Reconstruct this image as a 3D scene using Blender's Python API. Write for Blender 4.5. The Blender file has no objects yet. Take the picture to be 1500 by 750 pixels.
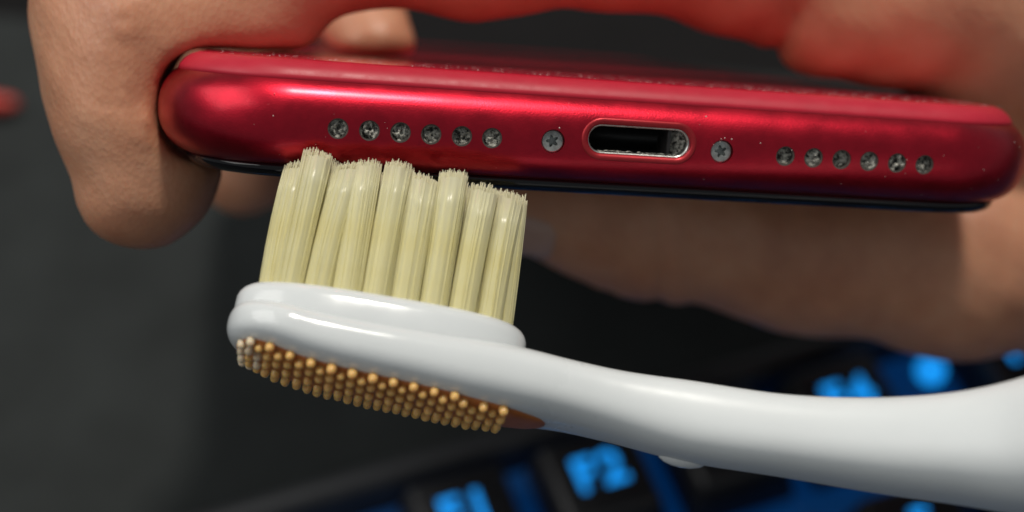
import bpy, bmesh, math, random
import numpy as np
from mathutils import Vector, Matrix, noise as mnoise

random.seed(7)
rng = np.random.default_rng(7)
S = bpy.context.scene
COL = S.collection
MM = 0.001

# ------------------------------------------------------------------ camera
PITCH = math.radians(50)                       # the camera looks down on the desk
CAM = Vector((0, 0, 0.205))
RIGHT = Vector((1, 0, 0))
FWD = Vector((0, math.cos(PITCH), -math.sin(PITCH)))
UP = Vector((0, math.sin(PITCH), math.cos(PITCH)))
F = 2112.0
cam = bpy.data.cameras.new('camera')
cam.sensor_width = 36
cam.lens = 36 * F / 1500
cam.clip_start = 0.005
cam.clip_end = 20
cam.dof.use_dof = True
cam.dof.focus_distance = 0.1125
cam.dof.aperture_fstop = cam.lens / 3.5
co = bpy.data.objects.new('camera', cam)
co.location = CAM
co.rotation_euler = (math.pi / 2 - PITCH, 0, 0)
COL.objects.link(co)
S.camera = co

# ------------------------------------------------------------------ room light
w = bpy.data.worlds.new('World'); S.world = w; w.use_nodes = True
bg = w.node_tree.nodes['Background']
bg.inputs[0].default_value = (0.92, 0.97, 1.0, 1)
bg.inputs[1].default_value = 0.19

def W(p):                                      # camera-side mm (right, up, ahead) -> world metres
    return CAM + (RIGHT * p[0] + UP * p[1] + FWD * p[2]) * MM
def WD(p):
    return RIGHT * p[0] + UP * p[1] + FWD * p[2]
def area(name, pos, target, size, power, col):
    l = bpy.data.lights.new(name, 'AREA'); l.shape = 'RECTANGLE'; l.size, l.size_y = size
    l.energy = power; l.color = col
    o = bpy.data.objects.new(name, l); COL.objects.link(o)
    o.location = pos
    o.rotation_euler = (target - pos).to_track_quat('-Z', 'Y').to_euler()
    return o
TGT = W((0, 5, 118))
area('ceiling_lamp', TGT + WD((0.11, 0.82, -0.50)) * 0.95, TGT, (0.10, 0.10), 5.6, (1.0, 0.94, 0.85))
area('added_fill', TGT + WD((-0.68, 0.48, -0.55)) * 1.5, TGT, (1.3, 1.0), 8.5, (1.0, 0.985, 0.95))  # unseen broad fill, added behind and left of the camera for even frontal light

S.view_settings.view_transform = 'Standard'
S.view_settings.look = 'None'
S.view_settings.exposure = 0
S.view_settings.gamma = 1
S.render.engine = 'CYCLES'
S.cycles.max_bounces = 14
S.cycles.diffuse_bounces = 8
S.cycles.use_denoising = True

# ------------------------------------------------------------------ helpers
def P(px, py, d):                              # a sight line and a distance -> camera-side mm
    return np.array([(px - 750) * d / F, (375 - py) * d / F, d])

def tag(o, label=None, cat=None, kind=None, group=None):
    if label: o['label'] = label
    if cat: o['category'] = cat
    if kind: o['kind'] = kind
    if group: o['group'] = group
    return o
def empty(name, M):
    o = bpy.data.objects.new(name, None); COL.objects.link(o)
    o.empty_display_size = 0.01
    o.matrix_basis = M
    return o
def link(name, me, mat=None, parent=None, loc=None):
    o = bpy.data.objects.new(name, me); COL.objects.link(o)
    if mat and not me.materials: me.materials.append(mat)
    if parent: o.parent = parent
    if loc is not None: o.location = loc
    return o
def mesh(name, v, f, smooth=True, angle=None):
    me = bpy.data.meshes.new(name)
    me.from_pydata([tuple(map(float, p)) for p in v], [], [tuple(map(int, q)) for q in f])
    me.update()
    if smooth:
        me.polygons.foreach_set('use_smooth', [True] * len(me.polygons))
        if angle: me.set_sharp_from_angle(angle=math.radians(angle))
    return me
def catmull(xs, ys, x):
    xs = np.array(xs, float); ys = np.array(ys, float)
    m = np.gradient(ys, xs)
    i = np.clip(np.searchsorted(xs, x) - 1, 0, len(xs) - 2)
    h = xs[i + 1] - xs[i]; t = (x - xs[i]) / h
    return ((2*t**3 - 3*t**2 + 1) * ys[i] + (t**3 - 2*t**2 + t) * h * m[i]
            + (-2*t**3 + 3*t**2) * ys[i + 1] + (t**3 - t**2) * h * m[i + 1])

# ------------------------------------------------------------------ materials
def new_mat(name):
    m = bpy.data.materials.new(name); m.use_nodes = True
    nt = m.node_tree
    return m, nt, nt.nodes['Principled BSDF']
def setp(b, **k):
    for n, v in k.items():
        b.inputs[n.replace('_', ' ')].default_value = v
def rgb(c): return (c[0], c[1], c[2], 1)
def tex_noise(nt, scale, detail=4, rough=0.6, coord='Object'):
    tc = nt.nodes.new('ShaderNodeTexCoord'); n = nt.nodes.new('ShaderNodeTexNoise')
    n.inputs['Scale'].default_value = scale; n.inputs['Detail'].default_value = detail
    n.inputs['Roughness'].default_value = rough
    nt.links.new(tc.outputs[coord], n.inputs['Vector'])
    return n
def ramp(nt, src, stops):
    r = nt.nodes.new('ShaderNodeValToRGB')
    e = r.color_ramp.elements
    while len(e) < len(stops): e.new(0.5)
    for q, (p, c) in zip(e, stops):
        q.position = p; q.color = rgb(c)
    nt.links.new(src, r.inputs[0]); return r
def bump(nt, b, src, dist, strength=1.0):
    k = nt.nodes.new('ShaderNodeBump'); k.inputs['Distance'].default_value = dist
    k.inputs['Strength'].default_value = strength
    nt.links.new(src, k.inputs['Height'])
    if b.inputs['Normal'].links:
        nt.links.new(b.inputs['Normal'].links[0].from_socket, k.inputs['Normal'])
    nt.links.new(k.outputs[0], b.inputs['Normal']); return k
def simple(name, base, rough=0.5, metal=0.0, vary=0.12, scale=900, **k):
    m, nt, b = new_mat(name)
    n = tex_noise(nt, scale)
    lo = [c * (1 - vary) for c in base]; hi = [min(1, c * (1 + vary)) for c in base]
    r = ramp(nt, n.outputs[0], [(0.3, lo), (0.7, hi)])
    nt.links.new(r.outputs[0], b.inputs['Base Color'])
    setp(b, Roughness=rough, Metallic=metal, **k)
    return m, nt, b, n

# red anodised aluminium
M_FRAME, nt, b, n = simple('red_anodised_metal', (0.54, 0.014, 0.034), 0.31, 1.0, 0.06, 1500)
g = tex_noise(nt, 6500, 2); bump(nt, b, g.outputs[0], 0.000016, 0.7)
r2 = tex_noise(nt, 260, 5); rr = ramp(nt, r2.outputs[0], [(0.35, (0.30,)*3), (0.7, (0.43,)*3)])
nt.links.new(rr.outputs[0], b.inputs['Roughness'])
setp(b, Coat_Weight=0.3, Coat_Roughness=0.22)
# red back glass
M_BACK, nt, b, n = simple('red_glass', (0.50, 0.012, 0.035), 0.10, 0.0, 0.05, 400, Coat_Weight=0.0)
n2 = tex_noise(nt, 700, 6); rr = ramp(nt, n2.outputs[0], [(0.4, (0.0,)*3), (0.75, (0.14,)*3)])
tc = nt.nodes.new('ShaderNodeTexCoord'); sx = nt.nodes.new('ShaderNodeSeparateXYZ'); mr_ = nt.nodes.new('ShaderNodeMapRange')
nt.links.new(tc.outputs['Object'], sx.inputs[0]); nt.links.new(sx.outputs[2], mr_.inputs[0])
for k_, v_ in zip((1, 2, 3, 4), (0.00450, 0.00464, 0.42, 0.12)): mr_.inputs[k_].default_value = v_   # ground chamfer, polished face
ad = nt.nodes.new('ShaderNodeMath'); ad.operation = 'ADD'
nt.links.new(rr.outputs[0], ad.inputs[0]); nt.links.new(mr_.outputs[0], ad.inputs[1]); nt.links.new(ad.outputs[0], b.inputs['Roughness'])
M_SCREEN, nt, b, n = simple('black_glass', (0.006, 0.006, 0.008), 0.08, 0.0, 0.1, 600)
M_PORTRIM, nt, b, n = simple('matte_red_chamfer', (0.40, 0.022, 0.030), 0.42, 0.55, 0.08, 1600)
M_STEEL, nt, b, n = simple('worn_steel', (0.48, 0.49, 0.47), 0.34, 1.0, 0.25, 2500)
M_DARKCAV, nt, b, n = simple('port_inside', (0.010, 0.010, 0.011), 0.4, 0.0, 0.3, 2000)
M_TONGUE, nt, b, n = simple('port_contact', (0.05, 0.045, 0.045), 0.35, 0.3, 0.3, 2000)
# lint packed in the holes
M_LINT, nt, b, n = simple('grey_lint', (0.40, 0.39, 0.34), 0.75, 0.0, 0.3, 3000)
v = tex_noise(nt, 2600, 5, 0.7)
oi = nt.nodes.new('ShaderNodeObjectInfo'); va = nt.nodes.new('ShaderNodeVectorMath'); va.operation = 'MULTIPLY_ADD'
va.inputs[1].default_value = (1, 1, 1); nt.links.new(v.inputs['Vector'].links[0].from_socket, va.inputs[0]); nt.links.new(oi.outputs['Location'], va.inputs[2]); nt.links.new(va.outputs[0], v.inputs['Vector'])
r = ramp(nt, v.outputs[0], [(0.42, (0.02, 0.019, 0.016)), (0.52, (0.42, 0.41, 0.36)), (0.66, (0.78, 0.77, 0.68))])
nt.links.new(r.outputs[0], b.inputs['Base Color']); bump(nt, b, v.outputs[0], 0.0003, 1.0)
M_HOLE, nt, b, n = simple('dirty_hole_wall', (0.10, 0.085, 0.075), 0.6, 0.3, 0.4, 2600)
M_DUST, nt, b, n = simple('pale_dust', (0.66, 0.52, 0.49), 0.8, 0.0, 0.2, 4000)
# toothbrush
M_WHITE, nt, b, n = simple('white_plastic', (0.74, 0.775, 0.785), 0.20, 0.0, 0.015, 120,
        Subsurface_Weight=0.25, Subsurface_Scale=0.002, Subsurface_Radius=(1.0, 1.0, 1.0), Coat_Weight=0.25, Coat_Roughness=0.06)
n2 = tex_noise(nt, 160, 3); bump(nt, b, n2.outputs[0], 0.00012, 0.35)
n3 = tex_noise(nt, 330, 5); rr = ramp(nt, n3.outputs[0], [(0.35, (0.11,)*3), (0.75, (0.22,)*3)]); nt.links.new(rr.outputs[0], b.inputs['Roughness'])
# the handle is moulded with a matt grain, the head is polished
M_HANDLE = M_WHITE.copy(); M_HANDLE.name = 'white_plastic_matt_grip'
nt = M_HANDLE.node_tree; b = nt.nodes['Principled BSDF']
tc = nt.nodes.new('ShaderNodeTexCoord'); sx = nt.nodes.new('ShaderNodeSeparateXYZ'); mr_ = nt.nodes.new('ShaderNodeMapRange')
nt.links.new(tc.outputs['Object'], sx.inputs[0]); nt.links.new(sx.outputs[0], mr_.inputs[0])
for k_, v_ in zip((1, 2, 3, 4), (0.008, 0.022, 0.0, 0.27)): mr_.inputs[k_].default_value = v_
ad = nt.nodes.new('ShaderNodeMath'); ad.operation = 'ADD'
nt.links.new(b.inputs['Roughness'].links[0].from_socket, ad.inputs[0]); nt.links.new(mr_.outputs[0], ad.inputs[1]); nt.links.new(ad.outputs[0], b.inputs['Roughness'])
m2_ = nt.nodes.new('ShaderNodeMapRange')
nt.links.new(sx.outputs[0], m2_.inputs[0])
for k_, v_ in zip((1, 2, 3, 4), (0.008, 0.022, 0.25, 0.0)): m2_.inputs[k_].default_value = v_
nt.links.new(m2_.outputs[0], b.inputs['Coat Weight'])
M_PAD, nt, b, n = simple('brown_rubber', (0.46, 0.145, 0.032), 0.38, 0.0, 0.2, 500, Subsurface_Weight=0.4, Subsurface_Scale=0.0012, Subsurface_Radius=(1.0, 0.45, 0.15))
M_NUB, nt, b, n = simple('light_rubber', (0.88, 0.50, 0.17), 0.30, 0.0, 0.18, 420, Subsurface_Weight=0.6, Subsurface_Scale=0.0007, Subsurface_Radius=(1.0, 0.55, 0.25))
M_NUBW, nt, b, n = simple('whitened_rubber', (0.74, 0.60, 0.42), 0.35, 0.0, 0.15, 600, Subsurface_Weight=0.5, Subsurface_Scale=0.0007, Subsurface_Radius=(1.0, 0.6, 0.3))
def bristle_mat():
    m, nt, b = new_mat('cream_nylon')
    n = tex_noise(nt, 240, 3)
    r0_ = ramp(nt, n.outputs[0], [(0.3, (0.96, 0.91, 0.53)), (0.7, (0.985, 0.96, 0.68))])
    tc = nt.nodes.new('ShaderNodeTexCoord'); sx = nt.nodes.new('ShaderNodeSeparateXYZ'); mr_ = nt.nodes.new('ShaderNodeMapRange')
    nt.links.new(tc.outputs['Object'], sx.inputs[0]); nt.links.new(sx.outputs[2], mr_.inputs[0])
    for k_, v_ in zip((1, 2, 3, 4), (0.007, 0.0118, 0.0, 0.55)): mr_.inputs[k_].default_value = v_       # tips paler: light through the nylon put into the colour
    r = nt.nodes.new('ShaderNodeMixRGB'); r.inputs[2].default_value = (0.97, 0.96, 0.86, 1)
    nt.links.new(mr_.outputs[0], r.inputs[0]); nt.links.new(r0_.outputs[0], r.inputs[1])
    # combed fine lines along the filaments
    mp = nt.nodes.new('ShaderNodeMapping'); mp.inputs['Scale'].default_value = (1, 1, .03)
    n9 = nt.nodes.new('ShaderNodeTexNoise'); n9.inputs['Scale'].default_value = 5200; n9.inputs['Detail'].default_value = 2
    nt.links.new(tc.outputs['Object'], mp.inputs[0]); nt.links.new(mp.outputs[0], n9.inputs['Vector'])
    bump(nt, b, n9.outputs[0], 0.00006, 0.5)
    nt.links.new(r.outputs[0], b.inputs['Base Color'])
    setp(b, Roughness=0.25, IOR=1.5, Specular_IOR_Level=0.5)
    t = nt.nodes.new('ShaderNodeBsdfTranslucent'); nt.links.new(r.outputs[0], t.inputs[0])
    mx = nt.nodes.new('ShaderNodeMixShader'); mx.inputs[0].default_value = 0.5
    nt.links.new(b.outputs[0], mx.inputs[1]); nt.links.new(t.outputs[0], mx.inputs[2])
    nt.links.new(mx.outputs[0], nt.nodes['Material Output'].inputs[0])
    return m
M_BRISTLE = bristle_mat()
# skin
def skin_mat():
    m, nt, b = new_mat('skin')
    n = tex_noise(nt, 90, 6, 0.65)
    r = ramp(nt, n.outputs[0], [(0.28, (0.50, 0.205, 0.115)), (0.5, (0.63, 0.295, 0.170)), (0.75, (0.72, 0.38, 0.235))])
    nt.links.new(r.outputs[0], b.inputs['Base Color'])
    setp(b, Roughness=0.43, Subsurface_Weight=0.35, Subsurface_Scale=0.0025, Subsurface_Radius=(1.0, 0.32, 0.18), Specular_IOR_Level=0.55)
    tc = nt.nodes.new('ShaderNodeTexCoord')
    v = nt.nodes.new('ShaderNodeTexVoronoi'); v.inputs['Scale'].default_value = 2600
    mp = nt.nodes.new('ShaderNodeMapping'); mp.inputs['Scale'].default_value = (1.0, 0.45, 1.0); mp.inputs['Rotation'].default_value = (0.3, 0.2, 0.5)
    nt.links.new(tc.outputs['Object'], mp.inputs[0]); nt.links.new(mp.outputs[0], v.inputs['Vector'])
    bump(nt, b, v.outputs['Distance'], 0.00007, 0.40)
    n3 = tex_noise(nt, 420, 5, 0.7); bump(nt, b, n3.outputs[0], 0.00008, 0.15)
    wv = nt.nodes.new('ShaderNodeTexWave'); wv.inputs['Scale'].default_value = 330; wv.inputs['Distortion'].default_value = 5.0
    wv.inputs['Detail'].default_value = 4; wv.inputs['Detail Scale'].default_value = 1.6; wv.bands_direction = 'DIAGONAL'
    nt.links.new(mp.outputs[0], wv.inputs['Vector'])
    n5 = tex_noise(nt, 150, 3); mk = nt.nodes.new('ShaderNodeMath'); mk.operation = 'MULTIPLY'
    nt.links.new(wv.outputs['Fac'], mk.inputs[0]); nt.links.new(n5.outputs[0], mk.inputs[1])
    bump(nt, b, mk.outputs[0], 0.00012, 0.16)
    n4 = tex_noise(nt, 2200, 3, 0.6)
    rr = ramp(nt, n4.outputs[0], [(0.4, (0.52,)*3), (0.68, (0.30,)*3)]); nt.links.new(rr.outputs[0], b.inputs['Roughness'])
    return m
M_SKIN = skin_mat()
M_NAIL, nt, b, n = simple('fingernail', (0.56, 0.36, 0.29), 0.25, 0.0, 0.06, 300)
# desk things
M_MAT, nt, b, n = simple('dark_mat', (0.024, 0.0275, 0.0275), 0.9, 0.0, 0.2, 60, Specular_IOR_Level=0.25)
n2 = tex_noise(nt, 1600, 3); bump(nt, b, n2.outputs[0], 0.0003, 0.5)
M_DESK, nt, b, n = simple('black_desk', (0.006, 0.0055, 0.006), 0.85, 0.0, 0.2, 40, Specular_IOR_Level=0.2)
M_CASE, nt, b, n = simple('keyboard_case', (0.030, 0.031, 0.034), 0.38, 0.0, 0.15, 200)
M_KEY, nt, b, n = simple('key_plastic', (0.014, 0.014, 0.016), 0.42, 0.0, 0.2, 400)
M_REDOBJ, nt, b, n = simple('red_plastic', (0.55, 0.035, 0.020), 0.35, 0.0, 0.1, 300)
def emit(name, col, st):
    m, nt, b = new_mat(name)
    setp(b, Base_Color=rgb((0.02, 0.06, 0.12)), Roughness=0.4, Emission_Strength=st)
    n = tex_noise(nt, 150, 2)
    r = ramp(nt, n.outputs[0], [(0.3, [c * 0.75 for c in col]), (0.7, col)])
    nt.links.new(r.outputs[0], b.inputs['Emission Color'])
    return m
M_LEGEND = emit('backlit_legend', (0.006, 0.29, 0.86), 1.25)
M_GLOW = emit('backlight_sheet', (0.0, 0.14, 0.6), 0.13)

# ------------------------------------------------------------------ the desk
dk = link('desk', mesh('desk', [(-1.2, -0.6, 0), (1.2, -0.6, 0), (1.2, 1.6, 0), (-1.2, 1.6, 0)], [(0, 1, 2, 3)], False), M_DESK)
tag(dk, 'near black desk top beyond the mat', kind='structure')
upc = np.array([0, math.cos(PITCH), -math.sin(PITCH)])
def hit(px, py, H):
    r = np.array([(px-750)/F, (375-py)/F, 1.0]); return W(r * (-H/(r @ upc)))
ea, eb = hit(0, 20, 202), hit(1130, 110, 202)
ed = (eb-ea); ed.z = 0; ed.normalize(); en = Vector((ed.y, -ed.x, 0))
cm = ea + ed*.16
mv = []
mw, mh, mr = .45, .40, .012
for z, ins in ((.0004, 0), (.0018, 0), (.0026, .0004), (.0030, .0014)):
    for cx, cy, a0 in ((mw-mr, mr, -90), (mw-mr, mh-mr, 0), (-mw+mr, mh-mr, 90), (-mw+mr, mr, 180)):
        for k in range(9):
            a = math.radians(a0 + 90*k/8); r = mr-ins
            q = (cm + ed*(cx + r*math.cos(a)) + en*(cy + r*math.sin(a))); mv.append((q.x, q.y, z))
mf = [tuple(range(108, 144))]
for j in range(3):
    for i in range(36): mf.append((j*36+i, j*36+(i+1) % 36, (j+1)*36+(i+1) % 36, (j+1)*36+i))
me = mesh('desk_mat', mv, mf, True, 40)
bm = bmesh.new(); bm.from_mesh(me); bmesh.ops.recalc_face_normals(bm, faces=bm.faces); bm.to_mesh(me); bm.free()
tag(link('desk_mat', me, M_MAT), 'plain dark grey desk mat lying under the keyboard, out of focus', 'desk mat')

# ------------------------------------------------------------------ smartphone pose
YAW, PP, ROLL, TX, DD = 0.17, math.radians(8.5), 0.073, 9.9, 114.3
def phone_matrix():
    cy, sy = math.cos(YAW), math.sin(YAW)
    B = np.array([[1, 0, 0], [0, 0, 1], [0, 1, 0]], float)
    Ry = np.array([[cy, 0, -sy], [0, 1, 0], [sy, 0, cy]])
    cp, sp = math.cos(PP), math.sin(PP)
    Rx = np.array([[1, 0, 0], [0, cp, sp], [0, -sp, cp]])
    cr, sr = math.cos(ROLL), math.sin(ROLL)
    Rz = np.array([[cr, sr, 0], [-sr, cr, 0], [0, 0, 1]])
    return Rz @ Rx @ Ry @ B, np.array([TX, 9.0, DD])
PR, PT = phone_matrix()
def frame_to_world(R, t):                      # columns of R: local axes given camera-side
    M = Matrix.Identity(4)
    for k in range(3):
        c = WD(R[:, k])
        for i in range(3): M[i][k] = c[i]
    o = W(t)
    for i in range(3): M[i][3] = o[i]
    return M

# ------------------------------------------------------------------ smartphone
HW, HL, RC = 37.85, 75.45, 11.0
def rr_outline(inset, fine=1.0):               # rounded rectangle path (counter-clockwise from above), y from 0 to 150.9
    r = max(RC - inset, 0.5); x, y = HW - inset, HL - inset
    pts = []
    def seg(a, b, n):
        for i in range(n): pts.append((a[0] + (b[0]-a[0])*i/n, a[1] + (b[1]-a[1])*i/n))
    def arc(cx, cy, a0, n):
        for i in range(n):
            a = a0 + math.pi/2*i/n; pts.append((cx + r*math.cos(a), cy + r*math.sin(a)))
    n1 = int(60*fine); n2 = int(14*fine); nc = int(20*fine)
    seg((-x+r, -y), (x-r, -y), n1); arc(x-r, -y+r, -math.pi/2, nc)
    seg((x, -y+r), (x, y-r), n2);   arc(x-r, y-r, 0, nc)
    seg((x-r, y), (-x+r, y), n2);   arc(-x+r, y-r, math.pi/2, nc)
    seg((-x, y-r), (-x, -y+r), n2); arc(-x+r, -y+r, math.pi, nc)
    return [(p[0], p[1] + HL) for p in pts]
def sweep(name, prof, closed, caps=False):
    v, f = [], []
    for ins, z in prof:
        for x, y in rr_outline(ins): v.append((x*MM, y*MM, z*MM))
    n = len(v) // len(prof); k = len(prof)
    for j in range(k if closed else k-1):
        a, b = j*n, ((j+1) % k)*n
        for i in range(n):
            i2 = (i+1) % n
            f.append((a+i, a+i2, b+i2, b+i))
    if caps:
        f.append(tuple(range(n-1, -1, -1))); f.append(tuple((k-1)*n + i for i in range(n)))
    return mesh(name, v, f)
ZF, DF = 3.72, 3.5
def prof_in(z): return DF * (1 - (1 - min(1, abs(z)/ZF)**2.25) ** (1/2.0))
phone = empty('smartphone', frame_to_world(PR, PT))
tag(phone, 'red smartphone held screen down with its dusty charging port and speaker holes facing out', 'phone')
# frame: swept half-round profile, bored for the port, the screws and the holes
NP = 44
prof = []
for i in range(NP + 1):
    t = -math.pi/2 + math.pi*i/NP
    z = ZF * math.sin(t); prof.append((prof_in(z), z))
prof += [(6.0, ZF), (6.0, -ZF)]
frame_me = sweep('frame', prof, True)
HOLES = [-23.55, -21.15, -18.75, -16.37, -13.97, -11.60, 12.40, 14.80, 17.20, 19.58, 22.0, 24.40]
HZ = -0.36; HR = 0.80
SCREWS = [-6.75, 7.05]; SR = 0.94
PX, PZ, PHW, PHH = 0.20, 0.10, 4.18, 1.16
def stadium(hw, hh, n=14):
    out = []
    for i in range(n+1):
        a = -math.pi/2 + math.pi*i/n; out.append((hw-hh + hh*math.cos(a), hh*math.sin(a)))
    for i in range(n+1):
        a = math.pi/2 + math.pi*i/n; out.append((-hw+hh + hh*math.cos(a), hh*math.sin(a)))
    return out
def prism_y(outline, cx, cz, y0, y1):
    v = [((cx+x)*MM, y0*MM, (cz+z)*MM) for x, z in outline] + [((cx+x)*MM, y1*MM, (cz+z)*MM) for x, z in outline]
    n = len(outline)
    f = [tuple(range(n)), tuple(range(2*n-1, n-1, -1))] + [(i, n+i, n+(i+1) % n, (i+1) % n) for i in range(n)]
    return v, f
def circle(r, n=28): return [(r*math.cos(2*math.pi*i/n), r*math.sin(2*math.pi*i/n)) for i in range(n)]
cv, cf = [], []
def addc(o, cx, cz, y0, y1):
    v, f = prism_y(o, cx, cz, y0, y1); k = len(cv)
    cv.extend(v); cf.extend(tuple(i+k for i in q) for q in f)
for x in HOLES: addc(circle(HR), x, HZ, -1, 1.3)
for x in SCREWS: addc(circle(SR), x, HZ+.04, -1, 1.1)
addc(stadium(PHW, PHH), PX, PZ, -1, 5.0)
cut = bpy.data.objects.new('cutter', mesh('cutter', cv, cf, False)); COL.objects.link(cut)
bmx = bmesh.new(); bmx.from_mesh(cut.data); bmesh.ops.recalc_face_normals(bmx, faces=bmx.faces); bmx.to_mesh(cut.data); bmx.free()
bmx = bmesh.new(); bmx.from_mesh(frame_me); bmesh.ops.recalc_face_normals(bmx, faces=bmx.faces); bmx.to_mesh(frame_me); bmx.free()
fo = link('frame', frame_me, M_FRAME)
md = fo.modifiers.new('b', 'BOOLEAN'); md.operation = 'DIFFERENCE'; md.object = cut; md.solver = 'EXACT'
dg = bpy.context.evaluated_depsgraph_get()
new = bpy.data.meshes.new_from_object(fo.evaluated_get(dg))
fo.modifiers.clear(); fo.data = new; new.name = 'frame'
bpy.data.objects.remove(cut)
if not new.materials: new.materials.append(M_FRAME)
# exact normals of the swept surface, so the bored faces shade without ripples
def plan_normal(x, y):
    cx = max(-(HW-RC), min(HW-RC, x)); cy = max(RC, min(2*HL-RC, y))
    dx, dy = x-cx, y-cy
    l = math.hypot(dx, dy)
    if l < 1e-6: return (0, -1)
    return dx/l, dy/l
def outer_normal(p):
    x, y, z = p[0]/MM, p[1]/MM, p[2]/MM
    zz = max(-ZF*.9995, min(ZF*.9995, z)); e = 1e-3
    k = (prof_in(zz+e) - prof_in(zz-e)) / (2*e)
    nx, ny = plan_normal(x, y)
    return Vector((nx, ny, k)).normalized()
nl = []
for pl in new.polygons:
    pl.use_smooth = True
    for li in pl.loop_indices:
        p = new.vertices[new.loops[li].vertex_index].co
        on = outer_normal(p)
        nl.append(on if on.dot(pl.normal) > 0.86 else pl.normal.copy())
new.normals_split_custom_set(nl)
fo.parent = phone
# the glasses
bk = [(1.45, 3.0), (1.62, 3.5), (2.0, 3.98), (2.55, 4.36), (3.2, 4.58), (3.9, 4.66), (6.0, 4.67)]
o = link('back_glass', sweep('back_glass', bk, False, True), M_BACK, phone); o['label'] = 'glossy red back glass with a bright edge and dust'
sg = [(6.5, -4.74), (4.1, -4.73), (3.3, -4.62), (2.8, -4.40), (2.5, -4.10), (2.4, -3.60)]
o = link('screen_glass', sweep('screen_glass', sg, False, True), M_SCREEN, phone); o['label'] = 'black screen glass along the lower edge'

# lint discs in the speaker holes
def grit_disc(seed, r, amp):
    v, f = [(0, mnoise.noise(Vector((seed*3.1, 0, 0)))*amp, 0)], []
    R, N = 7, 24
    for j in range(1, R+1):
        for i in range(N):
            a = 2*math.pi*i/N; q = r*j/R
            x, z = q*math.cos(a), q*math.sin(a)
            h = mnoise.noise(Vector((x*2.6+seed*7.7, z*2.6, seed))) * amp + mnoise.noise(Vector((x*6+seed*2, z*6, 4))) * amp*.5
            v.append((x, h + 0.25*(q/r)**4*0, z))
    for i in range(N): f.append((0, 1+(i+1) % N, 1+i))
    for j in range(R-1):
        for i in range(N):
            a = 1+j*N; i2 = (i+1) % N
            f.append((a+i, a+i2, a+N+i2, a+N+i))
    me = mesh('lint', [(p[0]*MM, p[1]*MM, p[2]*MM) for p in v], f)
    return me
def tube_y(ro, ri, y0, y1, n=28):              # short ring with its axis along y
    v, f = [], []
    for r, y in ((ro, y1), (ro, y0), (ri, y0), (ri, y1)):
        for i in range(n):
            a = 2*math.pi*i/n; v.append((r*math.cos(a)*MM, y*MM, r*math.sin(a)*MM))
    for j in range(4):
        a, b_ = j*n, ((j+1) % 4)*n
        for i in range(n): f.append((a+i, a+(i+1) % n, b_+(i+1) % n, b_+i))
    me = mesh('ring', v, f, True, 40)
    bm = bmesh.new(); bm.from_mesh(me); bmesh.ops.recalc_face_normals(bm, faces=bm.faces); bm.to_mesh(me); bm.free()
    return me
ring_me = tube_y(HR*.995, HR*.86, 0.10, 1.2)
for k, x in enumerate(HOLES):
    o = link('speaker_hole', ring_me, M_HOLE, phone, (x*MM, 0.0, HZ*MM))
    link('lint', grit_disc(k+1, HR*.90, random.uniform(.25, .5)), M_LINT, o, (0, (0.34 + 0.26*random.random())*MM, 0))
# pentalobe screws
def screw_mesh():
    n = 60; v, f = [], []
    def lob(i): 
        a = 2*math.pi*i/n; return 0.40*(1 + 0.30*math.cos(5*a + .6))
    rings = [(lambda i: SR*.97, 1.0), (lambda i: SR*.97, 0.36), (lambda i: SR*.86, 0.27), (lob, 0.30), (lob, 0.85)]
    for fn, y in rings:
        for i in range(n):
            a = 2*math.pi*i/n; r = fn(i); v.append((r*math.cos(a)*MM, y*MM, r*math.sin(a)*MM))
    for j in range(4):
        for i in range(n):
            i2 = (i+1) % n; f.append((j*n+i, j*n+i2, (j+1)*n+i2, (j+1)*n+i))
    f.append(tuple(4*n+i for i in range(n)))
    me = mesh('screw', v, f, True, 35)
    bm = bmesh.new(); bm.from_mesh(me); bmesh.ops.recalc_face_normals(bm, faces=bm.faces)
    bm.to_mesh(me); bm.free()
    return me
scm = screw_mesh()
M_SCREW, nt, b, n = simple('grey_screw', (0.33, 0.35, 0.34), 0.48, 0.7, 0.35, 1800)
for k, x in enumerate(SCREWS):
    o = link('screw', scm, M_SCREW, phone, (x*MM, 0, (HZ+.04)*MM))
    o.rotation_euler = (0, 0.5 + k*1.3, 0)
# charging port: chamfer ring, steel liner, dark cavity with contact tongue, lint at its end
def stadium_loft(rings, n=16, close=False, back=False):
    v, f = [], []
    for hw, hh, y in rings:
        for x, z in stadium(hw, hh, n): v.append((x*MM, y*MM, z*MM))
    m = 2*(n+1)
    for j in range(len(rings)-1):
        for i in range(m):
            i2 = (i+1) % m; f.append((j*m+i, j*m+i2, (j+1)*m+i2, (j+1)*m+i))
    if back: f.append(tuple((len(rings)-1)*m+i for i in range(m)))
    return v, f
port = link('charging_port', mesh('charging_port', *stadium_loft([(PHW+.52, PHH+.52, 0.05), (PHW+.50, PHH+.50, -.06), (PHW+.28, PHH+.27, -.075), (PHW+.02, PHH+.01, 0.03), (PHW-.03, PHH-.03, 0.30)])), M_PORTRIM, phone, (PX*MM, 0, PZ*MM))
link('liner', mesh('liner', *stadium_loft([(PHW-.03, PHH-.03, .28), (PHW-.15, PHH-.14, .32), (PHW-.17, PHH-.16, 1.3)])), M_STEEL, port)
link('cavity', mesh('cavity', *stadium_loft([(PHW-.16, PHH-.15, 1.25), (PHW-.3, PHH-.3, 4.7)], back=True)), M_DARKCAV, port)
def boxm(x0, x1, y0, y1, z0, z1):
    v = [(x, y, z) for x in (x0, x1) for y in (y0, y1) for z in (z0, z1)]
    f = [(0,1,3,2), (4,6,7,5), (0,4,5,1), (2,3,7,6), (0,2,6,4), (1,5,7,3)]
    return [tuple(c*MM for c in p) for p in v], f
tv, tf = boxm(2.55, 2.8, 1.0, 4.0, -.9, .9)
link('contact', mesh('contact', tv, tf, False), M_TONGUE, port)
lv, lf = [], []
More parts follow.
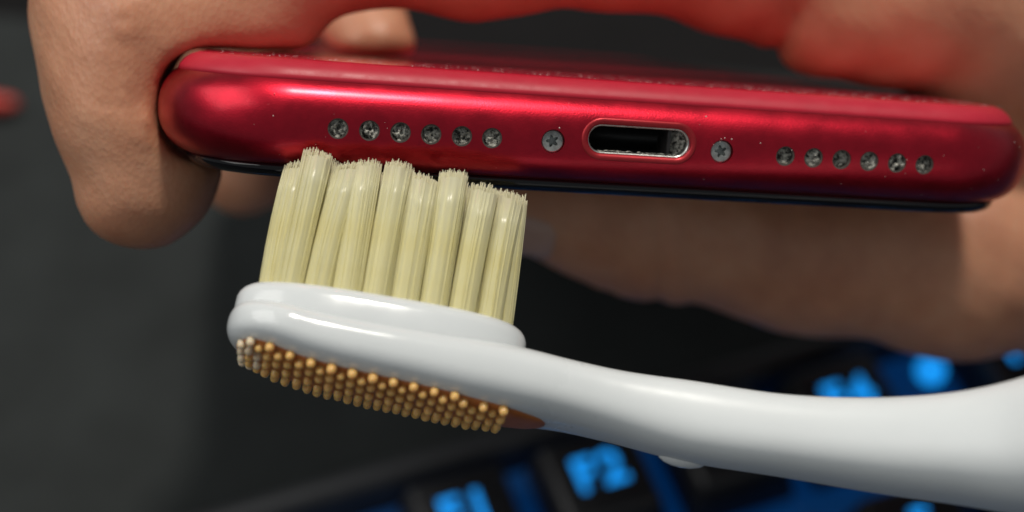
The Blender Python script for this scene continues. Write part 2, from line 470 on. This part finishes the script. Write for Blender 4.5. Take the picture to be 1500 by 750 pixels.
for j in range(13):                            # lint heap at the right end and along the lower lip
    for i in range(13):
        x = 2.93 + 1.03*i/12; z = -.98 + 1.96*j/12
        lim = math.sqrt(max(0, 1.0 - max(0, x-2.98)**2)); z = max(-lim, min(lim, z))
        y = 1.75 - 0.85*(x-2.93) + 0.30*mnoise.noise(Vector((x*3, z*3, 2)))
        lv.append((x*MM, y*MM, z*MM))
for j in range(12):
    for i in range(12):
        a = j*13+i; lf.append((a, a+1, a+14, a+13))
link('lint', mesh('lint', lv, lf), M_LINT, port)
gv, gf = [], []
for i in range(41):
    for j in range(4):
        x = -3.2 + 6.6*i/40; y = 0.42 + 0.5*j/3
        z = -PHH+.16 + 0.14*max(0, mnoise.noise(Vector((x*2.3, y*4, 9)))+.3) + .05*mnoise.noise(Vector((x*7, y*7, 3)))
        gv.append((x*MM, y*MM, z*MM))
for i in range(40):
    for j in range(3):
        a = i*4+j; gf.append((a, a+4, a+5, a+1))
link('lint', mesh('lint', gv, gf), M_LINT, port)

# dust on the back glass and a few specks on the frame
dv, df = [], []
def speck(c, r, nrm):
    k = len(dv); n = Vector(nrm).normalized(); t = n.orthogonal().normalized(); bt = n.cross(t)
    a0 = random.random()*6
    for i in range(5):
        a = a0 + 2*math.pi*i/5; q = r*random.uniform(.6, 1.4)
        dv.append(Vector(c) + t*q*math.cos(a) + bt*q*math.sin(a) - n*r*.2)
    dv.append(Vector(c) + n*r*random.uniform(.5, 1.1))
    for i in range(5): df.append((k+i, k+(i+1) % 5, k+5))
for i in range(1100):
    x = random.uniform(-33, 35); y = 3.9 + abs(random.gauss(0, 9))
    dens = 0.35 + 0.65*(mnoise.noise(Vector((x*.14, y*.1, 5)))*.5+.5)
    if random.random() > dens or y > 60: continue
    speck((x*MM, y*MM, 4.68*MM), random.choice([.016, .02, .025, .03, .05])*MM, (0, 0, 1))
for i in range(46):
    x = random.uniform(-32, 33); z = random.uniform(-3.2, 3.3)
    p = (x*MM, prof_in(z)*MM, z*MM)
    speck(p, random.choice([.02, .03, .04])*MM, outer_normal(p))
for x, z, r in ((5.7, 2.35, .10), (-6.3, .75, .08), (7.2, .78, .07), (7.8, .72, .09), (6.9, .70, .05), (10.2, .55, .07), (-28.5, .3, .05)):
    p = (x*MM, prof_in(z)*MM, z*MM); speck(p, r*MM, outer_normal(p))
o = link('dust', mesh('dust', dv, df, False), M_DUST, phone); o['kind'] = 'stuff'

# ------------------------------------------------------------------ toothbrush
RB = math.radians(21); TB = math.radians(9.6); D0 = 108.2
cu, su, cr_, sr_ = math.cos(TB), math.sin(TB), math.cos(RB), math.sin(RB)
U = np.array([cu, -su, 0.08]); U /= np.linalg.norm(U)
VV = np.array([su*cr_, cu*cr_, sr_]); VV -= U*(U@VV); VV /= np.linalg.norm(VV)
YA = np.cross(U, VV); YA = YA if YA[2] > 0 else -YA   # along, bristles, away
BR = np.stack([U, YA, VV], 1); BT = P(552, 531, D0)
brush = empty('toothbrush', frame_to_world(BR, BT))
tag(brush, 'white toothbrush with cream bristles and brown knobbly tongue pad scrubbing the phone', 'toothbrush')
def to_local(c): return BR.T @ (c - BT)
#           px    cy    a_px  hw   dz
ST = [(333, 478, 50, 4.9, .95), (360, 481, 52, 5.1, .83), (450, 508, 58.5, 5.3, .44), (600, 539, 63, 5.3, -.22), (700, 557.5, 64, 5.05, -.65), (760, 568, 61.5, 4.7, -.85), (830, 581, 56.5, 4.1, -.9),
      (900, 596, 56, 3.7, -.8), (1000, 616, 61, 3.5, -.3), (1150, 639, 63, 3.7, 1.2), (1300, 654, 74, 4.3, 3), (1400, 658, 85, 4.8, 4.6), (1500, 657, 102, 5.3, 6.5), (1600, 647, 118, 5.8, 9),
      (1800, 612, 128, 6.4, 14), (2000, 572, 128, 6.5, 18), (2200, 545, 116, 6.0, 22)]
SX = [s[0] for s in ST]
def st(px):
    cy, a, hw, dz = (float(catmull(SX, [s[k] for s in ST], np.array([px]))[0]) for k in (1, 2, 3, 4))
    d = D0 - dz
    return P(px, cy, d), a*d/F, hw
E_ = 2.7; Q_ = E_/(E_-1)
def section(px):                               # local frame of one section
    c0, a, hw = st(px); c1 = st(min(px+2, 2199))[0]; c2 = st(max(px-2, 334))[0]
    t = (c1-c2)/np.linalg.norm(c1-c2)
    t = to_local(t + BT); c = to_local(c0)
    z = np.array([0, 0, 1.0]); z = z - t*np.dot(z, t); z /= np.linalg.norm(z)
    y = np.cross(z, t)
    hv = max(a**Q_ - (hw*sr_)**Q_, 0.5)**(1/Q_) / cr_
    return c, t, y, z, hv, hw
def sec_pt(s, phi, off=0.0, k=(1, 1)):         # phi 0 = side towards the camera, 90 deg = bristle side
    c, t, y, z, hv, hw = s
    cc, ss = math.cos(phi), math.sin(phi)
    a = (hw+off)*k[0]*math.copysign(abs(cc)**(2/E_), cc); b_ = (hv+off)*k[1]*math.copysign(abs(ss)**(2/E_), ss)
    return c - y*a + z*b_
pxs = list(333 + np.array([0, .25, 1, 2.2, 4, 6.5, 9.5, 13, 18, 25, 34, 44, 56, 70, 84])) + list(np.arange(432, 2150, 12)) + [2150, 2165, 2178, 2188, 2195, 2198, 2199]
NS = 56
bv, bf = [], []
for px in pxs:
    s = section(px)
    x = (px-333)/19/cu
    kw = math.sqrt(max(0, 1-(1-min(1, x/5.0))**2)) if x < 5.0 else 1.0
    kh = max(0, 1-(1-min(1, x/1.9))**2.2)**(1/2.2) if x < 1.9 else 1.0
    e = (2199-px)/20.0
    if e < 5: kw = kh = math.sqrt(max(0, 1-(1-e/5)**2))
    kw, kh = max(kw, .004), max(kh, .004)
    for i in range(NS):
        bv.append(sec_pt(s, 2*math.pi*i/NS, 0, (kw, kh)) * MM)
m = len(pxs)
for j in range(m-1):
    for i in range(NS):
        i2 = (i+1) % NS; bf.append((j*NS+i, j*NS+i2, (j+1)*NS+i2, (j+1)*NS+i))
bf.append(tuple(range(NS-1, -1, -1))); bf.append(tuple((m-1)*NS+i for i in range(NS)))
me = mesh('handle', bv, bf)
bm = bmesh.new(); bm.from_mesh(me); bmesh.ops.recalc_face_normals(bm, faces=bm.faces); bm.to_mesh(me); bm.free()
o = link('handle', me, M_HANDLE, brush); o['label'] = 'white glossy plastic head and handle in one piece'
# raised bristle plate
PL, PWH = 11.05, 4.65
def oval(hx, hy, n):
    m_ = 2*(n+1); out = []
    for i in range(m_):
        a = 2*math.pi*i/m_; c_, s_ = math.cos(a), math.sin(a)
        out.append((hx*math.copysign(abs(c_)**(2/2.9), c_), hy*math.copysign(abs(s_)**(2/2.5), s_)))
    return out
def plate():
    v, f = [], []
    rings = [(0.0, 1.0), (0.0, 2.75), (.10, 3.1), (.30, 3.42), (.62, 3.68), (1.0, 3.82), (1.5, 3.89), (2.4, 3.92)]
    n = 40
    for ins, z in rings:
        for x, y in oval(PL-ins, PWH-ins, n):
            v.append(((x-.10)*MM, y*MM, (z+.30)*MM))
    mm_ = 2*(n+1)
    for j in range(len(rings)-1):
        for i in range(mm_):
            i2 = (i+1) % mm_; f.append((j*mm_+i, j*mm_+i2, (j+1)*mm_+i2, (j+1)*mm_+i))
    f.append(tuple((len(rings)-1)*mm_+i for i in range(mm_)))
    return mesh('bristle_plate', v, f)
link('bristle_plate', plate(), M_WHITE, brush)
# tufts: each a bundle of single filaments
def tuft_mesh(seed, r0=1.0, flare=1.09, L=11.9, n=300):
    rg = random.Random(seed); v, f = [], []
    bx, by = rg.uniform(-.25, .25), rg.uniform(-.2, .2)
    slope = rg.uniform(-.22, .22); bend = rg.uniform(-.15, .65)
    for k in range(n):
        q = math.sqrt((k+.5)/n)*r0; a = k*2.39996 + rg.uniform(-.2, .2)
        x0, y0 = q*math.cos(a), q*math.sin(a)
        fl = flare + rg.uniform(-.06, .06)
        x1, y1 = x0*fl + bx + rg.uniform(-.07, .07), y0*fl + by + rg.uniform(-.07, .07)
        ln = L + rg.uniform(-.24, .20) + slope*x1*2 + (rg.uniform(-.7, .3) if rg.random() < .12 else 0)
        cxm, cym = rg.uniform(-.05, .05), rg.uniform(-.05, .05)
        b0 = len(v); NSG, NC = 5, 4; rf = 0.055
        for j in range(NSG+1):
            t = j/NSG
            x = x0 + (x1-x0)*t**1.5 + cxm*math.sin(math.pi*t) + bend*(t*t-.5*t); y = y0 + (y1-y0)*t**1.5 + cym*math.sin(math.pi*t)
            rr_ = rf if j < NSG else rf*.55
            for i in range(NC):
                al = 2*math.pi*i/NC + k
                v.append(((x+rr_*math.cos(al))*MM, (y+rr_*math.sin(al))*MM, (ln*t)*MM))
        for j in range(NSG):
            for i in range(NC):
                i2 = (i+1) % NC; c = b0+j*NC
                f.append((c+i, c+i2, c+NC+i2, c+NC+i))
        f.append(tuple(b0+NSG*NC+i for i in range(NC)))
    # the packed bundle itself, its end ragged like the single filaments
    b0 = len(v); NC = 34; ss = (0, .2, .4, .6, .8, 1)
    ends = [L*.962 + rg.uniform(-.22, .12) for _ in range(NC)]
    for t in ss:
        for i in range(NC):
            al = 2*math.pi*i/NC; q = r0*.99*(1+.035*math.sin(3*al+seed)+.018*math.sin(11*al+seed*2))
            x0, y0 = q*math.cos(al), q*math.sin(al)
            x1, y1 = x0*flare+bx, y0*flare+by
            v.append(((x0+(x1-x0)*t**1.5+bend*(t*t-.5*t))*MM, (y0+(y1-y0)*t**1.5)*MM, (ends[i]+slope*x1*2)*t*MM))
    for j in range(len(ss)-1):
        for i in range(NC):
            i2 = (i+1) % NC; c = b0+j*NC
            f.append((c+i, c+i2, c+NC+i2, c+NC+i))
    v.append((bx*MM, by*MM, (L*.93)*MM)); c = b0+(len(ss)-1)*NC
    for i in range(NC): f.append((c+i, c+(i+1) % NC, len(v)-1))
    return mesh('bristle_tuft', v, f)
TM = [tuft_mesh(s) for s in range(9)]
ti = 0
for row, (yy, n, x0, x1) in enumerate([(-3.0, 8, -7.3, 7.7), (-1.0, 8, -8.5, 8.6), (1.0, 8, -8.3, 8.7), (3.0, 7, -6.8, 7.2)]):
    for k in range(n):
        ux = x0+(x1-x0)*k/(n-1)
        lim = 4.65*max(0, 1-(abs(ux+.1)/11.05)**2.7)**(1/2.5) - 1.75
        y_ = max(-lim, min(lim, yy))
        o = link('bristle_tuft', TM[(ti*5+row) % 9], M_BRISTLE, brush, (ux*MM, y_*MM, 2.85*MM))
        o.rotation_euler = (math.radians(random.uniform(-1.5, 1.5)), math.radians(random.uniform(-2.0, 2.0)), random.uniform(-.35, .35))
        o.scale = (random.uniform(.97, 1.12), random.uniform(.95, 1.05), random.uniform(.955, 1.02))
        ti += 1
# tongue pad with its nubs
def half_ang(px):
    if px < 350 or px > 806: return 0.0
    a = math.radians(37.5)
    if px < 372: a *= math.sqrt((px-350)/22)
    if px > 640: a *= math.sqrt(max(0, 1-((px-640)/166.0)**1.6))
    return a
pv, pf = [], []
pps = list(np.linspace(351, 372, 7)) + list(np.linspace(380, 640, 30)) + list(np.linspace(648, 805.5, 26))
NA = 22
def kk(px):
    x = (px-333)/19/cu
    return (math.sqrt(max(0.001, 1-(1-min(1, x/5.0))**2)) if x < 5 else 1.0, max(0.001, 1-(1-min(1, x/1.9))**2.2)**(1/2.2) if x < 1.9 else 1.0)
for px in pps:
    s = section(px); h = half_ang(px); k2 = kk(px)
    for i in range(NA+1):
        u = -1 + 2*i/NA
        off = 0.28*(1-abs(u)**6) - 0.03
        pv.append(sec_pt(s, -math.pi/2 + u*h, off*min(1, h*3), k2)*MM)
for j in range(len(pps)-1):
    for i in range(NA):
        a = j*(NA+1)+i; pf.append((a, a+1, a+NA+2, a+NA+1))
me = mesh('tongue_pad', pv, pf)
bm = bmesh.new(); bm.from_mesh(me); bmesh.ops.recalc_face_normals(bm, faces=bm.faces); bm.to_mesh(me); bm.free()
link('tongue_pad', me, M_PAD, brush)
def nub_mesh():
    v, f = [], []; N = 8
    pr = [(0.35, -.1), (0.34, .15), (0.33, .30), (0.27, .46), (0.14, .55)]
    for r, z in pr:
        for i in range(N): v.append((r*math.cos(2*math.pi*i/N)*MM, r*math.sin(2*math.pi*i/N)*MM, z*MM))
    v.append((0, 0, .58*MM))
    for j in range(len(pr)-1):
        for i in range(N):
            i2 = (i+1) % N; f.append((j*N+i, j*N+i2, (j+1)*N+i2, (j+1)*N+i))
    for i in range(N): f.append(((len(pr)-1)*N+i, (len(pr)-1)*N+(i+1) % N, len(pr)*N))
    return mesh('nub', v, f)
nub = nub_mesh(); nub.materials.append(M_NUB)
nub_w = nub_mesh(); nub_w.materials.append(M_NUBW)
for row in range(11):
    ang = (row-5)*0.15
    for k in range(26):
        px = 362 + 29.0*(k + (0.5 if row % 2 else 0)) * (19.0/19.0)
        h = half_ang(px)
        if px > 752 or abs(ang) > h*0.95 or h < .3: continue
        s = section(px); k2 = kk(px)
        p = sec_pt(s, -math.pi/2 + ang, 0.2, k2)
        q = sec_pt(s, -math.pi/2 + ang, 1.2, k2)
        dr = Vector(q-p).normalized()*.85 - Vector(s[3])*.15
        dr = (dr + Vector((random.uniform(-.05, .05), random.uniform(-.05, .05), 0))).normalized()
        o = link('nub', nub_w if random.random() < (440-px)/120 else nub, None, brush, Vector(p)*MM)
        o.rotation_euler = dr.to_track_quat('Z', 'Y').to_euler()
        sc = random.uniform(.92, 1.08); o.scale = (sc, sc, sc*random.uniform(.92, 1.08))
# small glossy bump under the handle
s = section(1008); p = sec_pt(s, math.radians(-112), -0.25)
v, f = [], []
for j in range(9):
    th_ = math.pi*j/8
    for i in range(16):
        a = 2*math.pi*i/16
        v.append((1.9*math.cos(th_)*MM, .9*math.sin(th_)*math.cos(a)*MM, .75*math.sin(th_)*math.sin(a)*MM))
for j in range(8):
    for i in range(16): f.append((j*16+i, j*16+(i+1) % 16, (j+1)*16+(i+1) % 16, (j+1)*16+i))
o = link('rest_bump', mesh('rest_bump', v, f), M_WHITE, brush, Vector(p)*MM)
o.rotation_euler = (0, math.radians(2), 0)

# ------------------------------------------------------------------ the hand (one continuous skin)
def grid_sdf(X, Y, Z):
    def cap(a, ra, b_, rb):
        ba = b_ - a; l2 = float(ba @ ba)
        h = np.clip(((X-a[0])*ba[0] + (Y-a[1])*ba[1] + (Z-a[2])*ba[2]) / l2, 0, 1).astype(np.float32)
        return np.sqrt((X-a[0]-h*ba[0])**2 + (Y-a[1]-h*ba[1])**2 + (Z-a[2]-h*ba[2])**2) - (ra + (rb-ra)*h)
    def smin(a, b_, k):
        h = np.clip(.5 + .5*(b_-a)/k, 0, 1)
        return b_ + (a-b_)*h - k*h*(1-h)
    def chain(pts, k=3.0):
        d = None
        for (p, r), (q, s_) in zip(pts[:-1], pts[1:]):
            c = cap(p, r, q, s_); d = c if d is None else smin(d, c, k)
        return d
    index = chain([(P(1420, -170, 152), 11), (P(1090, -90, 140), 8.6), (P(900, -122, 134), 7.7), (P(700, -118, 131), 8.2), (P(490, -140, 128), 8.3), (P(198, 20, 126), 7.9), (P(210, 130, 125), 7.3), (P(225, 256, 124), 5.5)], 4)
    index = smin(index, cap(P(205, 240, 125), 5.6, P(194, 284, 124), 4.4), 3)
    index = smin(index, cap(P(206, 62, 123), 6.0, P(200, 170, 122.5), 5.6), 3)
    index = smin(index, cap(P(232, 38, 122), 5.4, P(390, 18, 126), 4.6), 3)
    index = smin(index, cap(P(222, 62, 131), 7.0, P(345, 52, 132), 6.0), 3)
    middle = chain([(P(1520, -200, 172), 11), (P(760, -240, 165), 8.5), (P(478, -110, 162), 6.0), (P(550, 74, 150), 4.3)], 4)
    ring = chain([(P(1520, -150, 194), 10.5), (P(640, -200, 190), 8.2), (P(330, 10, 178), 7.3), (P(358, 240, 168), 6.0)], 4)
    pinky = chain([(P(1480, -130, 212), 9.5), (P(760, -160, 212), 7), (P(540, -60, 206), 6.2), (P(520, 40, 200), 5.2)], 4)
    thumb = chain([(P(786, 286, 145), 6.0), (P(885, 296, 147), 7.3), (P(965, 314, 148), 8.1), (P(1180, 352, 150), 9.0), (P(1400, 372, 152), 10.4), (P(1640, 330, 165), 15)], 4)
    wr = np.array([118., 22, 205]); wr2 = np.array([112., 2, 200]); el = np.array([170., 20, 250])
    palm = None
    for c in (cap(P(1420, -170, 152), 11, wr, 17), cap(P(1520, -200, 172), 11, wr, 17), cap(P(1520, -150, 194), 10.5, wr, 16), cap(P(1480, -130, 212), 9.5, wr, 15),
              cap(P(1640, 330, 165), 15, wr2, 17), cap(wr, 18, el, 22), cap(wr2, 17, el, 22),
              cap(P(1212, 6, 142), 7.2, P(1350, -32, 144), 11.0), cap(P(1350, -32, 144), 11, P(1500, -12, 147), 12.8), cap(P(1500, -12, 147), 12.5, P(1640, 150, 158), 13),
              cap(P(1640, 150, 158), 13, P(1640, 330, 165), 15), cap(P(1420, -170, 152), 11, P(1500, -12, 147), 12)):
        palm = c if palm is None else smin(palm, c, 5)
    # creases: thumb joint, index joint, the fold where index meets the web
    def crease(d, x0, slope, wid, dep, y0):
        return d + dep*np.exp(-((X - x0 - slope*(Y-y0)) / wid)**2)
    for xo, sl, dp in ((9.3, -.12, .35), (13.6, -.18, .7), (16.6, -.22, .55), (18.4, -.15, .25), (26, -.3, .2)):
        thumb = crease(thumb, xo, sl, .45, dp, 3.0)
    for yo, dp in ((9.6, .30), (11.2, .22), (12.5, .40), (13.7, .28), (15.0, .35), (16.3, .20), (17.8, .30), (19.4, .18)):
        index = index + np.where(X < -28, dp*np.exp(-((Y - yo + .32*(X+33) + .25*np.sin(X*.9+yo)) / .34)**2) * np.clip((X+37)/6, 0, 1), 0)
    d = smin(palm, index, 3.0)
    d = np.minimum(d, smin(palm, thumb, 7)); d = np.minimum(d, smin(palm, middle, 5)); d = np.minimum(d, smin(palm, ring, 5)); d = np.minimum(d, smin(palm, pinky, 5))
    sx = X - 26.8 - .25*(Y-23)
    d = d + .9*np.exp(-(sx/.7)**2) * np.clip((27-Y)/4, 0, 1)*np.clip((158-Z)/6, 0, 1)*np.clip((Y-8)/4, 0, 1)
    # pads flatten against the phone
    q0, q1, q2 = X-PT[0], Y-PT[1], Z-PT[2]
    lx = PR[0, 0]*q0 + PR[1, 0]*q1 + PR[2, 0]*q2; ly = PR[0, 1]*q0 + PR[1, 1]*q1 + PR[2, 1]*q2; lz = PR[0, 2]*q0 + PR[1, 2]*q1 + PR[2, 2]*q2
    r = 3.9
    ax, ay, az = np.abs(lx)-(HW-r), np.abs(ly-HL)-(HL-r), np.abs(lz)-(4.75-r)
    # plan corners are rounder than the edges
    rc = 7.0; bx, by = np.maximum(ax+rc, 0), np.maximum(ay+rc, 0)
    pl = np.sqrt(bx*bx+by*by) + np.minimum(np.maximum(ax+rc, ay+rc), 0) - rc
    ph = np.sqrt(np.maximum(pl, 0)**2 + np.maximum(az, 0)**2) + np.minimum(np.maximum(pl, az), 0) - r
    cutd = 0.15 - ph
    h = np.clip(.5 - .5*(cutd-d)/1.2, 0, 1)
    d = cutd + (d-cutd)*h + 1.2*h*(1-h)
    # the finger stays behind the rounded front corner of the phone
    keep = np.maximum(np.maximum(-38.6-lx, ly-9.0), .6-lz)
    e2 = .2-keep; h = np.clip(.5 - .5*(e2-d)/1.6, 0, 1)
    d = e2 + (d-e2)*h + 1.6*h*(1-h)
    n = .25*np.sin(X*.9+Y*.4)*np.sin(Y*.8-Z*.5) * .35
    return d + n
def surface_nets(lo, hi, h):
    ax = [np.arange(lo[k], hi[k], h, dtype=np.float32) for k in range(3)]
    X, Y, Z = np.meshgrid(*ax, indexing='ij', sparse=True)
    D = grid_sdf(X, Y, Z).astype(np.float32)
    inside = D < 0
    n = np.array(D.shape)
    c = np.zeros(n-1, np.uint8)
    for i in (0, 1):
        for j in (0, 1):
            for k in (0, 1):
                c += inside[i:n[0]-1+i, j:n[1]-1+j, k:n[2]-1+k]
    act = np.argwhere((c > 0) & (c < 8))
    acc = np.zeros((len(act), 3)); cnt = np.zeros(len(act))
    corners = [(i, j, k) for i in (0, 1) for j in (0, 1) for k in (0, 1)]
    val = {q: D[act[:, 0]+q[0], act[:, 1]+q[1], act[:, 2]+q[2]] for q in corners}
    for a in corners:
        for axs in range(3):
            if a[axs]: continue
            b_ = list(a); b_[axs] = 1; b_ = tuple(b_)
            va, vb = val[a], val[b_]; x = (va < 0) != (vb < 0)
            t = np.where(x, va/np.where(x, va-vb, 1), 0)
            p = np.tile(np.array(a, float), (len(act), 1)); p[:, axs] += t
            acc += np.where(x[:, None], p, 0); cnt += x
    V = (act + acc/cnt[:, None])*h + np.array(lo)
    idx = -np.ones(n-1, np.int64); idx[tuple(act.T)] = np.arange(len(act))
    faces = []
    for axs in range(3):
        o1, o2 = [(1, 2), (2, 0), (0, 1)][axs]
        sl0 = [slice(None)]*3; sl1 = [slice(None)]*3
        sl0[axs] = slice(0, -1); sl1[axs] = slice(1, None)
        A, B_ = inside[tuple(sl0)], inside[tuple(sl1)]
        e = np.argwhere(A != B_); flip = A[tuple(e.T)]
        ok = (e[:, o1] > 0) & (e[:, o2] > 0) & (e[:, o1] < n[o1]-1) & (e[:, o2] < n[o2]-1)
        e, flip = e[ok], flip[ok]
        def at(a, b_):
            q = e.copy(); q[:, o1] -= a; q[:, o2] -= b_; return idx[tuple(q.T)]
        Q = np.stack([at(1, 1), at(0, 1), at(0, 0), at(1, 0)], 1)
        Q[~flip] = Q[~flip][:, ::-1]
        faces.append(Q)
    return V, np.concatenate(faces)
LO, HI = (-50, -30, 104), (150, 78, 250)
hv_, hf_ = surface_nets(LO, HI, 0.62)
hand_o = W((30, 20, 150))
me = mesh('hand', [W(p)-hand_o for p in hv_], hf_[:, ::-1])
bm = bmesh.new(); bm.from_mesh(me)
for _ in range(3): bmesh.ops.smooth_vert(bm, verts=bm.verts, factor=.4, use_axis_x=True, use_axis_y=True, use_axis_z=True)
bmesh.ops.recalc_face_normals(bm, faces=bm.faces)
bm.to_mesh(me); bm.free()
me.polygons.foreach_set('use_smooth', [True]*len(me.polygons))
hand = link('hand', me, M_SKIN, None, hand_o)
tag(hand, 'bare hand gripping the red phone, thumb beneath and fingers arched over its back', 'hand')
def nail(c, n, along, L, Wd):
    c, n, along = (np.array(q, float) for q in (c, n, along)); n /= np.linalg.norm(n)
    along -= n*(along@n); along /= np.linalg.norm(along); sd = np.cross(n, along)
    v, f = [], []; A, B_ = 10, 8
    for j in range(A+1):
        for i in range(B_+1):
            a = -1+2*j/A; s_ = -1+2*i/B_
            o_ = c + along*a*L/2*math.sqrt(1-.25*s_*s_) + sd*s_*Wd/2*math.sqrt(max(.15, 1-.35*a*a))
            ts = np.linspace(9, -9, 90)
            q = o_[None] + n[None]*ts[:, None]
            dd = grid_sdf(q[:, 0].astype(np.float32), q[:, 1].astype(np.float32), q[:, 2].astype(np.float32))
            k = np.argmax(dd < .25) if (dd < .25).any() else 45
            rim = max(abs(a), abs(s_))
            v.append(W(q[k] + n*(.12 - (.45 if rim > .99 else 0)))-hand_o)
    for j in range(A):
        for i in range(B_):
            k = j*(B_+1)+i; f.append((k, k+1, k+B_+2, k+B_+1))
    link('fingernail', mesh('fingernail', v, f), M_NAIL, hand)
nail(P(776, 306, 143), (-.35, -.8, -.35), (-1, .1, 0), 8, 6)
nail(P(205, 245, 126), (-.75, -.1, .75), (0.05, -1, 0), 9, 9)
nail(P(350, 230, 170), (-.75, -.1, .75), (0.05, -1, 0), 9, 9)

# ------------------------------------------------------------------ keyboard
upc = np.array([0, math.cos(PITCH), -math.sin(PITCH)])
HK = 172.0
def hit(px, py, H):
    r = np.array([(px-750)/F, (375-py)/F, 1.0]); return W(r * (-H/(r @ upc)))
f1, f2 = hit(684, 750, HK), hit(882, 700, HK)
ZK = f1.z
kx = (hit(1228, 587, HK) - f1); kx.z = 0; kx.normalize()
ky = Vector((-kx.y, kx.x, 0))
PITCHK = (f2 - f1).length
KM = Matrix(((kx.x, ky.x, 0, f1.x), (kx.y, ky.y, 0, f1.y), (0, 0, 1, 0), (0, 0, 0, 1)))
kb = empty('keyboard', KM)
tag(kb, 'black backlit keyboard with glowing blue letters, out of focus on the desk', 'keyboard')
def rbox(name, x0, x1, y0, y1, z0, z1, bev, taper=0.0, seg=2):
    bm = bmesh.new(); bmesh.ops.create_cube(bm, size=1)
    for v in bm.verts:
        top = v.co.z > 0
        t = taper if top else 0
        v.co = Vector(((x0+x1)/2 + v.co.x*(x1-x0-2*t), (y0+y1)/2 + v.co.y*(y1-y0-2*t), z1 if top else z0))
    bmesh.ops.bevel(bm, geom=bm.edges[:], offset=bev, segments=seg, affect='EDGES', profile=.5)
    me = bpy.data.meshes.new(name); bm.to_mesh(me); bm.free()
    me.polygons.foreach_set('use_smooth', [True]*len(me.polygons)); me.set_sharp_from_angle(angle=math.radians(50))
    return me
pk = PITCHK
KX0, KX1 = -2.75*pk, 13.6*pk
zt = ZK                                        # key tops
# case as a tray: floor, four rims
case = link('case', rbox('case', KX0, KX1, -5.75*pk, .78*pk, 0.0034, zt-.012, .0015), M_CASE, kb)
rim_h = zt-.0045
link('rim', rbox('rim', KX0, KX1, .56*pk, .785*pk, 0.0045, rim_h, .0018), M_CASE, kb)
link('rim', rbox('rim', KX0, KX1, -5.76*pk, -5.55*pk, 0.0045, rim_h, .0018), M_CASE, kb)
link('rim', rbox('rim', KX0-.001, KX0+.18*pk, -5.54*pk, .55*pk, 0.0045, rim_h, .0018), M_CASE, kb)
link('rim', rbox('rim', KX1-.18*pk, KX1+.001, -5.54*pk, .55*pk, 0.0045, rim_h, .0018), M_CASE, kb)
link('backlight', rbox('backlight', KX0+.2*pk, KX1-.2*pk, -5.5*pk, .53*pk, zt-.0119, zt-.0110, .0002), M_GLOW, kb)
keym = {}
def legend_mesh(txt, size):
    cu_ = bpy.data.curves.new('t', 'FONT'); cu_.body = txt; cu_.size = size; cu_.align_x = 'CENTER'; cu_.align_y = 'CENTER'
    cu_.extrude = .00012; cu_.offset = size*.022; cu_.space_character = 1.12; cu_.resolution_u = 3
    ob = bpy.data.objects.new('t', cu_); COL.objects.link(ob)
    dg = bpy.context.evaluated_depsgraph_get(); dg.update()
    me = bpy.data.meshes.new_from_object(ob.evaluated_get(dg)); me.name = 'legend'
    bpy.data.objects.remove(ob); me.materials.clear(); return me
lcache = {}
def key(x, y, wid, txt):
    if wid not in keym:
        keym[wid] = rbox('key', -wid*pk/2+.0011, wid*pk/2-.0011, -pk/2+.0011, pk/2-.0011, -.0092, 0, .0012, .0018)
    o = link('key', keym[wid], M_KEY, kb, (x*pk, y*pk, zt))
    if txt:
        if txt not in lcache: lcache[txt] = legend_mesh(txt, .0072 if len(txt) < 3 else .0045)
        link('legend', lcache[txt], M_LEGEND, o, (0, 0, .0001))
for k, t in [(-2, 'Esc'), (0, 'F1'), (1, 'F2'), (2, 'F3'), (3, 'F4'), (4.5, 'F5'), (5.5, 'F6'), (6.5, 'F7'), (7.5, 'F8'), (9, 'F9'), (10, 'F10'), (11, 'F11'), (12, 'F12')]:
    key(k, 0, 1, t)
for k, t in enumerate('`1234567890-='): key(-2+k, -1.15, 1, t)
key(11.5, -1.15, 2, 'Back')
key(-1.75, -2.15, 1.5, 'Tab')
for k, t in enumerate('QWERTYUIOP[]'): key(-.5+k, -2.15, 1, t)
key(11.75, -2.15, 1.5, '\\')
key(-1.62, -3.15, 1.75, 'Caps')
for k, t in enumerate("ASDFGHJKL;'"): key(-.25+k, -3.15, 1, t)
key(11.38, -3.15, 2.25, 'Enter')
key(-1.38, -4.15, 2.25, 'Shift')
for k, t in enumerate('ZXCVBNM,./'): key(.25+k, -4.15, 1, t)
key(11.12, -4.15, 2.75, 'Shift')
led = bmesh.new(); bmesh.ops.create_uvsphere(led, u_segments=16, v_segments=8, radius=.0022)
lm = bpy.data.meshes.new('indicator_light'); led.to_mesh(lm); led.free()
o = link('indicator_light', lm, M_LEGEND, kb, (3.72*pk, .05*pk, zt-.001))
# ------------------------------------------------------------------ red thing at the left edge
c = hit(0, 155, 200)
ro = empty('pen', Matrix.Translation((c.x, c.y, 0)))
tag(ro, 'red rounded end of a pen-like object on the dark mat by the left border', 'pen')
def lathe_x(prof, n=20):
    v, f = [], []
    for x, r in prof:
        for i in range(n):
            a = 2*math.pi*i/n; v.append((x, r*math.cos(a), .0056 + r*math.sin(a)))
    for j in range(len(prof)-1):
        for i in range(n): f.append((j*n+i, j*n+(i+1) % n, (j+1)*n+(i+1) % n, (j+1)*n+i))
    f.append(tuple(range(n))); f.append(tuple((len(prof)-1)*n+i for i in range(n)))
    me = mesh('pen', v, f)
    bm = bmesh.new(); bm.from_mesh(me); bmesh.ops.recalc_face_normals(bm, faces=bm.faces); bm.to_mesh(me); bm.free()
    return me
link('cap', lathe_x([(-.035, .0022), (-.034, .0026), (-.009, .0026), (-.002, .0022), (.0025, .0013), (.0038, .0005)]), M_REDOBJ, ro)
link('barrel', lathe_x([(-.13, .001), (-.125, .0014), (-.115, .0021), (-.0355, .0021)]), M_CASE, ro)
